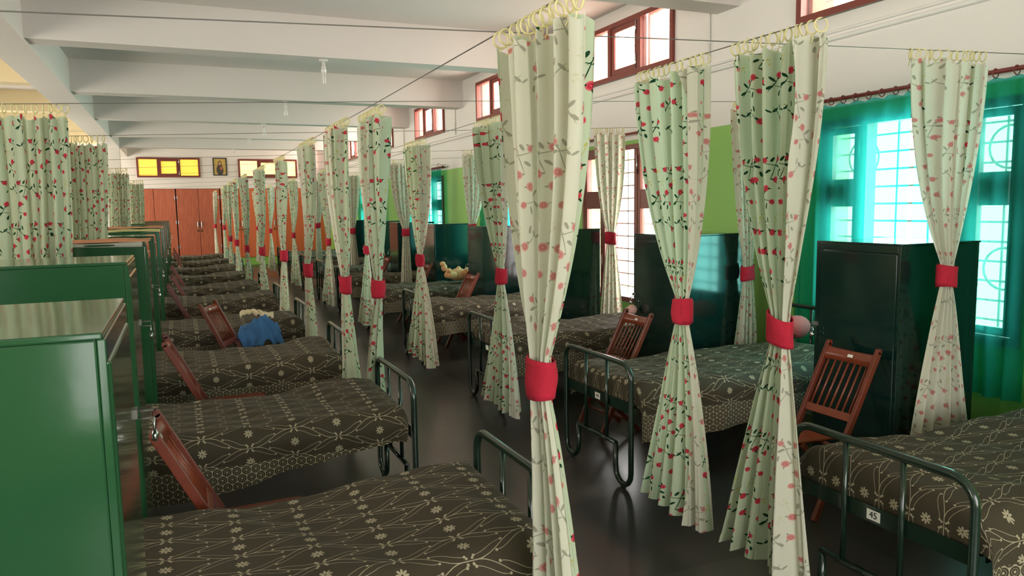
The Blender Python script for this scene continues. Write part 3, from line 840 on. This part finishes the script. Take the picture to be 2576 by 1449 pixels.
YC = [(4.72, (-1.02, -.50), (-.95, -.62), (-.98, -.60), 'wide bunch of rose curtain hanging behind the lockers, nearest to the camera'),
      (6.52, (-.80, -.46), (-.84, -.55), (-.84, -.56), 'rose curtain bunch behind the locker with orange paper'),
      (11.0, (-.80, -.55), (-.84, -.62), (-.84, -.62), 'rose curtain bunch behind the lockers, third along from the camera'),
      (15.0, (-.78, -.52), (-.80, -.60), (-.80, -.62), 'farthest grey-green rose curtain bunch behind the lockers, beside the cupboards')]
for k, (y, t, ti, h, lab) in enumerate(YC):
    xm = (t[0]+t[1])/2
    curtain('x', y, t, ti, h, wz(xm)-.062, 1.2, lab, 91+k, nf=12 if k == 0 else 9, depth=.05, flip=-1, tied=False)

# ------------------------------------------------------------------ beds (local: foot end at x=0, head towards +x; y 0..0.82)
BW, BL = .80, 1.93
def end_frame(x, top, inner=False):
    t = .0165; r = .09; mb = MB(); rl = .25; u = .075
    def P(y, z): return (x, y, z)
    pts = [P(.17, rl)]
    pts += [P(.17, .12)]
    for q in range(1, 9):
        a = pi*q/8; pts.append(P(.17/2+.17/2*cos(a), .105-.085*sin(a)))
    pts += [P(0, .3), P(0, top-r)]
    for q in range(1, 6): a = pi/2*q/5; pts.append(P(r-r*cos(a), top-r+r*sin(a)))
    for q in range(0, 6): a = pi/2*q/5; pts.append(P(BW-r+r*sin(a), top-r+r*cos(a)))
    pts += [P(BW, .3), P(BW, .12)]
    for q in range(1, 9): a = pi*q/8; pts.append(P(BW-.17/2+.17/2*cos(a), .105-.085*sin(a)))
    pts += [P(BW-.17, rl)]
    return MB().tube(pts, t, 10), rl
def build_bed(name, label):
    e = empty(name, (0, 0, 0), 0, label, 'bed', 'green metal dormitory beds')
    fb, rl = end_frame(0, .755); fb.obj('footboard', 'frame', e)
    hb, _ = end_frame(BL, .90); hb.obj('headboard', 'frame', e)
    for x, tp in ((0, .755), (BL, .90)):
        MB().tube([(x, .165, rl), (x, BW-.165, rl)], .0145, 8).obj('lower_rail', 'frame', e)
        for y in (BW*.34, BW*.66): MB().tube([(x, y, rl), (x, y, tp)], .0115, 8).obj('bar', 'frame', e)
        for y in (.085, BW-.085): MB().lathe([(.016, 0), (.018, .006), (.012, .026)], (x, y, 0), 8).obj('foot_cap', 'frame', e)
        s = 1 if x == 0 else -1
        MB().box(x+s*.014, x+s*.020, 0, BW, .455, .520).obj('cross_plate', 'frame', e)
    for y in (.008, BW-.014):
        MB().box(.085, BL-.005, y, y+.006, .455, .515).obj('side_rail', 'frame', e)
    MB().box(.075, BL-.03, .02, BW-.02, .475, .48).obj('base_sheet', 'frame', e)
    MB().box(.07, BL-.07, .05, BW-.05, .481, .575).obj('mattress', 'mattress', e, bevel=.03)
    return e
def build_spread(e_loc, rz, seed, hang_near, hang_far, label, foot=.17, sag=0.0, top=.615, bunch=0.):
    rr = random.Random(seed); ph = [rr.uniform(0, 6.3) for _ in range(12)]
    nu, nv = 76, 66
    e = None
    r = .055
    hwid = BW/2
    # arc-length across: from near hem (-) to far hem (+)
    U0, U1 = -foot, BL-.05
    def P(i, j):
        u = U0+(U1-U0)*i/(nu-1)
        vn = -(hwid+hang_near(u/BL)) ; vf = hwid+hang_far(u/BL)
        v = vn+(vf-vn)*j/(nv-1)
        ey = max(0, abs(v)-(hwid-r)); ex = max(0, (r+.02)-u)
        s = 1 if v > 0 else -1
        y = hwid + s*(min(abs(v), hwid-r)); x = max(u, r+.02); z = top
        q = ey
        a = min(q/r, pi/2) if q > 0 else 0
        y += s*r*sin(a)*1.0; dz = r*(1-cos(a)) + max(0, q-r*pi/2)
        b = min(ex/r, pi/2) if ex > 0 else 0
        x -= r*sin(b)*.75; dzx = r*(1-cos(b))+max(0, ex-r*pi/2)
        if ex > 0 and ey > 0:
            dz = sqrt(dz*dz+dzx*dzx+.6*dz*dzx)
            x += .02*min(1, dz/.2)
        else: dz = dz+dzx
        dz = min(dz, top-.04)
        # soft undulation of the top, pillow bulge near the head, folds on the drop
        up = max(0, 1-dz/.06)
        bump = .012*sin(u*5.3+ph[0])*cos(v*4.2+ph[1])+.007*sin(u*11+v*7+ph[2])+.004*sin(u*23+v*13+ph[3])
        bump += .05*exp(-((u-1.62)/.20)**2)*max(0, 1-(v/.36)**4)
        bump -= sag*exp(-((u-.9)/.55)**2)
        bump += .018*exp(-((u-.22)/.2)**2)
        z = top-dz+bump*up
        if dz > .03:
            w = min(1, (dz-.03)/.2)
            f = .016*sin(u*9+ph[4]+sin(u*3+ph[5]))+.010*sin(u*21+ph[6])
            if ey > 0: y += s*((f*w if ex <= 0 else 0)+.034*min(1, w*4)*min(1, ey/r))
            else: x += (.012*sin(v*15+ph[7]))*w
            if ex <= 0: y += s*.004
        return (x, y, z)
    def UV(i, j):
        u = U0+(U1-U0)*i/(nu-1); vn = -(hwid+hang_near(u/BL)); vf = hwid+hang_far(u/BL)
        return (u+seed*.137, vn+(vf-vn)*j/(nv-1))
    mb = MB().grid(nu, nv, P, UV)
    o = mb.obj('bedspread', 'spread')
    o.location = e_loc; o.rotation_euler = (0, 0, rz)
    tag(o, label, 'bedspread', 'brown patterned bedspreads')
    return o
bed0 = None
def bed(loc, rz, label):
    global bed0
    if bed0 is None:
        bed0 = build_bed('metal_bed', label); bed0.location = loc; bed0.rotation_euler = (0, 0, rz); return bed0
    return dup(bed0, loc, rz, label)
LFAR = [2.87, 4.60, 6.28, 8.20, 10.15, 12.1, 14.1, 16.1, 18.2, 20.4]
RFAR = [2.35, 4.41, 6.26, 8.42, 10.4, 12.4, 14.4, 16.4, 18.4, 20.4]
def cnt(k): return ORD[k]
for k, yf in enumerate(LFAR):
    # left row: foot at x=1.10, head towards -x  (rotated by 180 deg: local y runs towards the camera)
    lab = 'green metal bed in the locker row, %s from the camera' % cnt(k)
    bed((1.10, yf, 0), pi, lab)
    if k == 1: hn = lambda t: .14+.17*(1/(1+exp(-(t-.36)*9)))
    elif k == 4: hn = lambda t: .26-.08*t
    else: hn = lambda t, k=k: .21+.06*t+.02*sin(k*3.0)
    # after the half turn, the far hem in local terms is the camera side
    ends = ['with a chair beside its head', 'drooping low at its head', 'before the bed with the blue cloth', 'beneath the blue cloth', 'bulging high', '', '', '', '', '']
    lb = 'brown patterned spread on the locker row bed, %s from the camera' % cnt(k)
    build_spread((1.10, yf, 0), pi, 200+k, lambda t: .18, hn, lb, foot=.10, sag=.018, top=.625+(.03 if k in (4,) else 0))
for k, yf in enumerate(RFAR):
    num = {0: 'bed 45', 1: 'bed 44'}.get(k)
    lab = 'green metal bed in the window row, %s from the camera' % cnt(k) if not num else 'green metal bed in the window row carrying number %s' % num[-2:]
    b = bed((2.35, yf-BW, 0), 0, lab)
    lb = 'brown patterned spread on the window row bed, %s from the camera' % cnt(k)
    hnr = {0: (lambda t: .42), 1: (lambda t: .30+.02*sin(t*9)), 2: (lambda t: .30-.04*t)}.get(k, lambda t, k=k: .30+.02*sin(t*7+k))
    build_spread((2.35, yf-BW, 0), 0, 300+k, hnr, lambda t: .2, lb, foot=.085, sag=.008, top=.63)
    if k < 3:
        pl = MB().box(-.0015, 0, -.03, .03, -.02, .02).obj('number_plate', 'label', b)
        pl.location = (.011, BW*.5, .487)
        if k < 2: text('number', num[-2:], .036, (-.0022, 0, 0), (pi/2, 0, -pi/2), 'ink', pl)

# ------------------------------------------------------------------ lockers (local: door on +x face; origin at base centre of the door face)
def build_locker(mat, w, d, h, label, group, ly=None, lzz=1.19):
    e = empty('steel_locker', (0, 0, 0), 0, label, 'locker', group)
    MB().box(-d, -.018, 0, w, .04, h-.012).box(-d+.03, -.05, .03, w-.03, 0, .04).obj('body', mat, e, bevel=.004)
    MB().box(-d-.004, -.008, -.004, w+.004, h-.012, h).obj('top', mat, e, bevel=.003)
    dr = MB().box(-.018, 0, .028, w-.020, .07, h-.055).obj('door', mat, e, bevel=.006)
    MB().box(-.018, -.004, .0, .026, .04, h-.012).box(-.018, -.004, w-.018, w, .04, h-.012).box(-.018, -.004, .026, w-.018, h-.053, h-.012).obj('door_frame', mat, e, bevel=.002)
    if ly is None: ly = w-.022
    hs = MB().box(-.001, .006, ly-.030, ly+.008, lzz+.006, lzz+.028).tube([(.006, ly, lzz+.018), (.040, ly, lzz+.018), (.040, ly, lzz-.002), (.006, ly, lzz-.002)], .003, 5)
    hs.obj('hasp', 'wire', dr)
    pk = MB().ell((.040, ly, lzz-.046), (.008, .015, .016), 12, 8)
    pk.tube([(.040, ly-.011, lzz-.04), (.040, ly-.011, lzz-.014)]+[(.040, ly-.011*cos(q*pi/5), lzz-.014+.011*sin(q*pi/5)) for q in range(1, 6)]+[(.040, ly+.011, lzz-.04)], .003, 6)
    pk.obj('padlock', 'steel', dr)
    return e
LK = [(1.43, .56, 1.48), (3.14, .50, 1.50), (5.0, .42, 1.50), (6.64, .40, 1.50), (8.5, .5, 1.50), (10.36, .5, 1.50), (12.35, .5, 1.50), (14.35, .5, 1.50), (16.7, .5, 1.5), (18.8, .5, 1.5)]
lk0 = None
for k, (y, w, h) in enumerate(LK):
    extra = {2: ' topped with orange paper', 4: ' topped with yellow paper', 5: ' topped with pinkish paper'}.get(k, '')
    lab = 'glossy green steel locker%s, %s in the row beside the beds' % (extra, cnt(k))
    if k < 4: l = build_locker('locker', w, .72, h, lab, 'green steel lockers'); l.location = (-.12 if k == 0 else -.175, y, 0)
    else:
        if lk0 is None: lk0 = build_locker('locker', .5, .72, 1.5, lab, 'green steel lockers'); lk0.location = (-.175, y, 0)
        else: dup(lk0, (-.175, y, 0), 0, lab)
RK = [(2.80, .58, .64, 3.52), (4.66, .56, .68, 3.42), (6.66, .56, .60, 3.36), (8.62, .54, .66, 3.44), (10.6, .56, .66, 3.46), (12.62, .56, .66, 3.46), (14.62, .56, .66, 3.46), (16.62, .56, .66, 3.46)]
rk = ['beside the head of bed 45', 'beside the head of bed 44', 'reflecting the curtain near the red window', 'with the fourth window row bed before it', 'with the soft toys before it', 'sixth from the camera', 'seventh from the camera', 'eighth from the camera']
for k, (y, w, d, x) in enumerate(RK):
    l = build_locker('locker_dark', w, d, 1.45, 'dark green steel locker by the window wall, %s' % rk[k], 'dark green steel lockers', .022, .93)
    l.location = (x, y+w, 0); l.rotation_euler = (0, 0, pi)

# ------------------------------------------------------------------ papers on locker tops
def paper(x0, x1, y0, y1, z, mat, label, drop, seed):
    rr = random.Random(seed); ph = [rr.uniform(0, 6) for _ in range(6)]
    nu, nv = 40, 24
    def P(i, j):
        x = x0+(x1-x0)*i/(nu-1); t = j/(nv-1); L = (y1-y0)+drop; s = t*L
        e = .008*sin(x*9+ph[0])+.005*sin(x*23+ph[1])
        zz = z+.004+max(0, .006*sin(x*14+ph[2])*sin(s*20+ph[3])+.004)
        if s < drop: return (x, y0-.006+.004*sin(x*11), z+.004-(drop-s)*(1+.2*sin(x*7+ph[4])))
        return (x, y0+(s-drop), zz)
    o = MB().grid(nu, nv, P).obj('paper_sheet', mat, thick=.0012); tag(o, label, 'paper'); return o
paper(-.88, -.20, 5.0, 5.41, 1.50, 'paperg', 'grey newsprint sheet under the orange paper on the third locker', .02, 1)
paper(-.88, -.16, 5.02, 5.41, 1.512, 'papero', 'faded orange paper lining the top of the third locker', .004, 2)
paper(-.88, -.17, 8.5, 8.99, 1.50, 'papery', 'torn yellow paper lining a locker top beyond the newsprint', .012, 3)
paper(-.88, -.17, 10.36, 10.85, 1.50, 'papero', 'pinkish orange paper on the locker just beyond the yellow paper', .012, 4)

# ------------------------------------------------------------------ folding chairs (local: faces +x, origin on floor under the back top)
def build_chair(label):
    e = empty('folding_chair', (0, 0, 0), 0, label, 'chair', 'reddish wooden folding chairs')
    w = .168; HT = .87
    def sp(z): return (HT-z)*.50      # stile x at height z
    for s in (-1, 1):
        MB().obox((sp(0)-.0, s*w, .0), (sp(HT), s*w, HT), .024, .036).tube([(sp(HT)-.0, s*w-.012, HT), (sp(HT), s*w+.012, HT)], .018, 10).obj('stile', 'chair', e, bevel=.004)
        MB().obox((.08, s*(w-.035), 0), (.50, s*(w-.035), .42), .020, .030).obj('rear_leg', 'chair', e, bevel=.003)
    # curved top rail
    def T(i, j):
        t = -1+2*i/12; q = j
        z = (HT-.02, HT-.085, HT-.085, HT-.02, HT-.02)[q]; th = (-.009, -.009, .009, .009, -.009)[q]
        bow = -.018*(1-t*t)
        return (sp(z)+th+bow, t*(w-.010), z-(.008*(1-t*t) if q in (0, 3, 4) else 0))
    tr = MB().grid(13, 5, T).obj('top_rail', 'seatwood', e)
    st = MB().box(-.0005, .0005, -.018, .018, -.008, .008).obj('sticker', 'label', tr)
    st.location = (sp(HT-.05)-.029, 0, HT-.05); st.rotation_euler = (0, -.46, 0)
    st2 = MB().box(-.0005, .0005, -.018, .018, -.008, .008).obj('sticker', 'label', tr)
    st2.location = (sp(HT-.05)-.006, 0, HT-.05); st2.rotation_euler = (0, -.46, 0)
    MB().obox((sp(.52), -w+.012, .52), (sp(.52), w-.012, .52), .045, .016, (.45, 0, -.9)).obj('lower_rail', 'seatwood', e, bevel=.003)
    for i in range(7):
        y = -w+.036+i*(2*w-.072)/6; b = -.016*(1-(y/w)**2)
        MB().tube([(sp(.535), y, .535), (sp(HT-.085)+b, y, HT-.085)], .0058, 6).obj('spindle', 'seatwood', e)
    # seat with rounded front
    nn = 12
    def S(i, j):
        t = i/nn; x = .235+.36*t; hw = (w-.02)*(1-.10*t) if t < .8 else (w-.02)*(.92-1.2*(t-.8)**1.6*5)
        q = [(-1, 0), (-.98, .009), (0, .006), (.98, .009), (1, 0), (.98, -.010), (0, -.010), (-.98, -.010), (-1, 0)][j]
        return (x, q[0]*hw, .425+q[1]+.008*t)
    m = MB().grid(nn+1, 9, S); k = nn
    m.f.append(tuple(j*(nn+1) for j in range(8))); m.f.append(tuple(j*(nn+1)+nn for j in range(8))[::-1])
    m.obj('seat', 'seatwood', e)
    MB().tube([(.34, -w-.014, .405), (.34, w+.014, .405)], .010, 8).obj('pivot', 'chair', e)
    MB().tube([(sp(.16), -w, .16), (sp(.16), w, .16)], .010, 8).obj('stretcher', 'chair', e)
    MB().tube([(.16, -w+.03, .08), (.16, w-.03, .08)], .009, 8).obj('stretcher', 'chair', e)
    return e
ch0 = None
CH = [(-.125, 3.13, 0.0, 'reddish folding chair between the two nearest locker row beds'),
      (-.12, 5.20, 0.0, 'reddish folding chair beside the third locker row bed, against the orange-topped locker'),
      (.20, 7.14, -.40, 'reddish folding chair with the blue cloth hanging over its seat'),
      (-.14, 9.10, 0, 'folding chair beyond the blue cloth, fourth along the locker row'),
      (-.11, 10.60, 0, 'folding chair fifth along the locker row'),
      (-.12, 12.45, 0, 'folding chair sixth along the locker row, partly behind the fifth'),
      (-.12, 16.45, 0, 'dark folding chair near the far lockers with a bag on it'),
      (-.12, 18.5, 0, 'farthest folding chair of the locker row'),
      (3.42, 3.00, pi, 'reddish folding chair before the nearest dark locker beside bed 45'),
      (3.15, 4.74, pi, 'reddish folding chair beside the head of bed 44'),
      (3.33, 8.68, pi, 'folding chair next to the soft toys in the window row'),
      (3.38, 10.68, pi, 'folding chair half hidden behind a curtain beyond the soft toys'),
      (3.30, 12.70, pi, 'small-looking folding chair before the grey rose curtain in the window row')]
for k, (x, y, rz, lab) in enumerate(CH):
    if ch0 is None: ch0 = build_chair(lab); ch0.location = (x, y, 0); ch0.rotation_euler = (0, 0, rz)
    else: dup(ch0, (x, y, 0), rz, lab)

# ------------------------------------------------------------------ small things
def cloth_heap(name, cx, cy, z0, rx, ry, h, mat, label, cat, seed, floorfn=None):
    rr = random.Random(seed); ph = [rr.uniform(0, 6.3) for _ in range(8)]
    n, mr = 60, 18
    def P(i, j):
        a = 2*pi*i/n; r = j/(mr-1)
        e = 1+.16*sin(2*a+ph[0])+.10*sin(3*a+ph[1])+.05*sin(7*a+ph[2])
        x = cx+rx*e*r*cos(a); y = cy+ry*e*r*sin(a)
        z = z0+h*(1-r**2.2)*(1+.25*sin(3*a+ph[3]+r*3))+.018*sin(9*a+ph[4]+r*6)*r*(1-r)*3+.006*abs(sin(5*a+ph[5]))
        if floorfn: z = max(z, z0)+floorfn(x, y)
        return (x, y, max(z, z0-.2))
    o = MB().grid(n, mr, P, None, closed_u=True).obj(name, mat, thick=.003, smooth=True); tag(o, label, cat); return o
# blue dress spilling from the bed over the chair seat
def blueP(i, j):
    t = i/47; s = j/29
    x = .46+.34*t+.03*sin(s*9+1)+.02*sin(s*4)*t; y = 6.97+.36*s+.02*sin(t*12)
    fold = .034*abs(sin((t*1.2+s*.55)*7))+.024*abs(sin((t-.8*s)*12+1))+.006*sin(t*40+s*22)
    hump = .11*exp(-((t-.58)/.28)**2-((s-.45)/.5)**2)
    base = .575+fold+hump
    if s < .3: base -= (.3-s)*.5
    if t < .15: base -= (.15-t)*.6
    if t > .88: base -= (t-.88)*.7
    return (x, y, base)
o = MB().grid(48, 30, blueP).obj('blue_garment', 'blue', thick=.004, smooth=True)
tag(o, 'crumpled blue cotton garment over a folding chair and the edge of a bed', 'clothing')
def creamP(i, j):
    t = i/39; s = j/11
    return (.50+.30*t, 7.55+.10*s+.05*sin(t*6), .662+.030*sin(s*pi)+.022*abs(sin(t*13+s*6))+.016*sin(t*5)+.008*sin(t*37+s*9))
o = MB().grid(40, 12, creamP).obj('cream_cloth', 'creamcloth', thick=.014, smooth=True)
tag(o, 'folded cream cloth lying on the bed behind the blue garment', 'cloth')
# soft toys on the fourth window row bed
def fur(d): return 1+.03*sin(d[0]*17)*sin(d[1]*19)*sin(d[2]*15)
def toy(name, loc, rz, s, mat, label, lie=True):
    e = empty(name, loc, rz, label, 'soft toy')
    MB().ell((0, 0, .075*s), (.12*s, .09*s, .075*s), fn=fur).obj('body', mat, e)
    h = MB().ell((.17*s, 0, .085*s), (.078*s, .075*s, .07*s), fn=fur).ell((.20*s, 0, .15*s), (.03*s, .032*s, .024*s)); ho = h.obj('head', mat, e)
    for q in (-1, 1):
        MB().ell((.225*s, q*.060*s, .115*s), (.024*s, .028*s, .028*s)).obj('ear', mat, ho)
        MB().ell((.06*s, q*.100*s, .11*s), (.035*s, .045*s, .055*s)).obj('arm', mat, e)
    for q, up in ((-1, .06), (1, .13)):
        MB().ell((-.10*s, q*.055*s, .075*s), (.055*s, .045*s, .048*s), fn=fur).ell((-.145*s, q*.075*s, up*s+.03*s), (.036*s, .036*s, .046*s), fn=fur).ell((-.165*s, q*.078*s, up*s+.075*s), (.034*s, .036*s, .030*s)).obj('leg', mat, e)
    return e
toy('teddy_bear', (3.60, 9.98, .652), .15, 1.2, 'plush', 'tan teddy bear lying on its back with legs up on the window row bed')
toy('toy_rabbit', (3.96, 9.76, .676), -.5, 1.0, 'plushw', 'white soft toy leaning beside the tan teddy bear')
e = empty('pink_toy', (4.12, 4.12, .70), .4, 'furry pink soft toy at the head of bed 44', 'soft toy')
MB().ell((0, 0, .07), (.13, .09, .085), fn=fur).obj('body', 'pink', e)
MB().ell((-.14, 0, .02), (.035, .03, .03), fn=fur).obj('foot', 'pinkpale', e)
e = empty('pompom_toy', (3.36, 5.15, .80), 0, 'pale pink pompom ball by the padlock of the locker beside bed 44', 'soft toy')
MB().ell((0, 0, .03), (.042, .042, .042), fn=fur).obj('pompom', 'pinkpale', e)
MB().tube([(.0, 0, .07), (.02, -.01, .10), (.035, -.02, .12)], .002, 5).obj('cord', 'ink', e)
e = empty('handbag', (.0, 16.62, .45), 0, 'small tan bag hanging on the far folding chair', 'bag')
MB().ell((0, 0, .10), (.05, .10, .10)).obj('body', 'bag', e)
MB().tube([(0, .08*cos(q*pi/8), .16+.16*sin(q*pi/8)) for q in range(9)], .006, 6).obj('strap', 'bag', e)
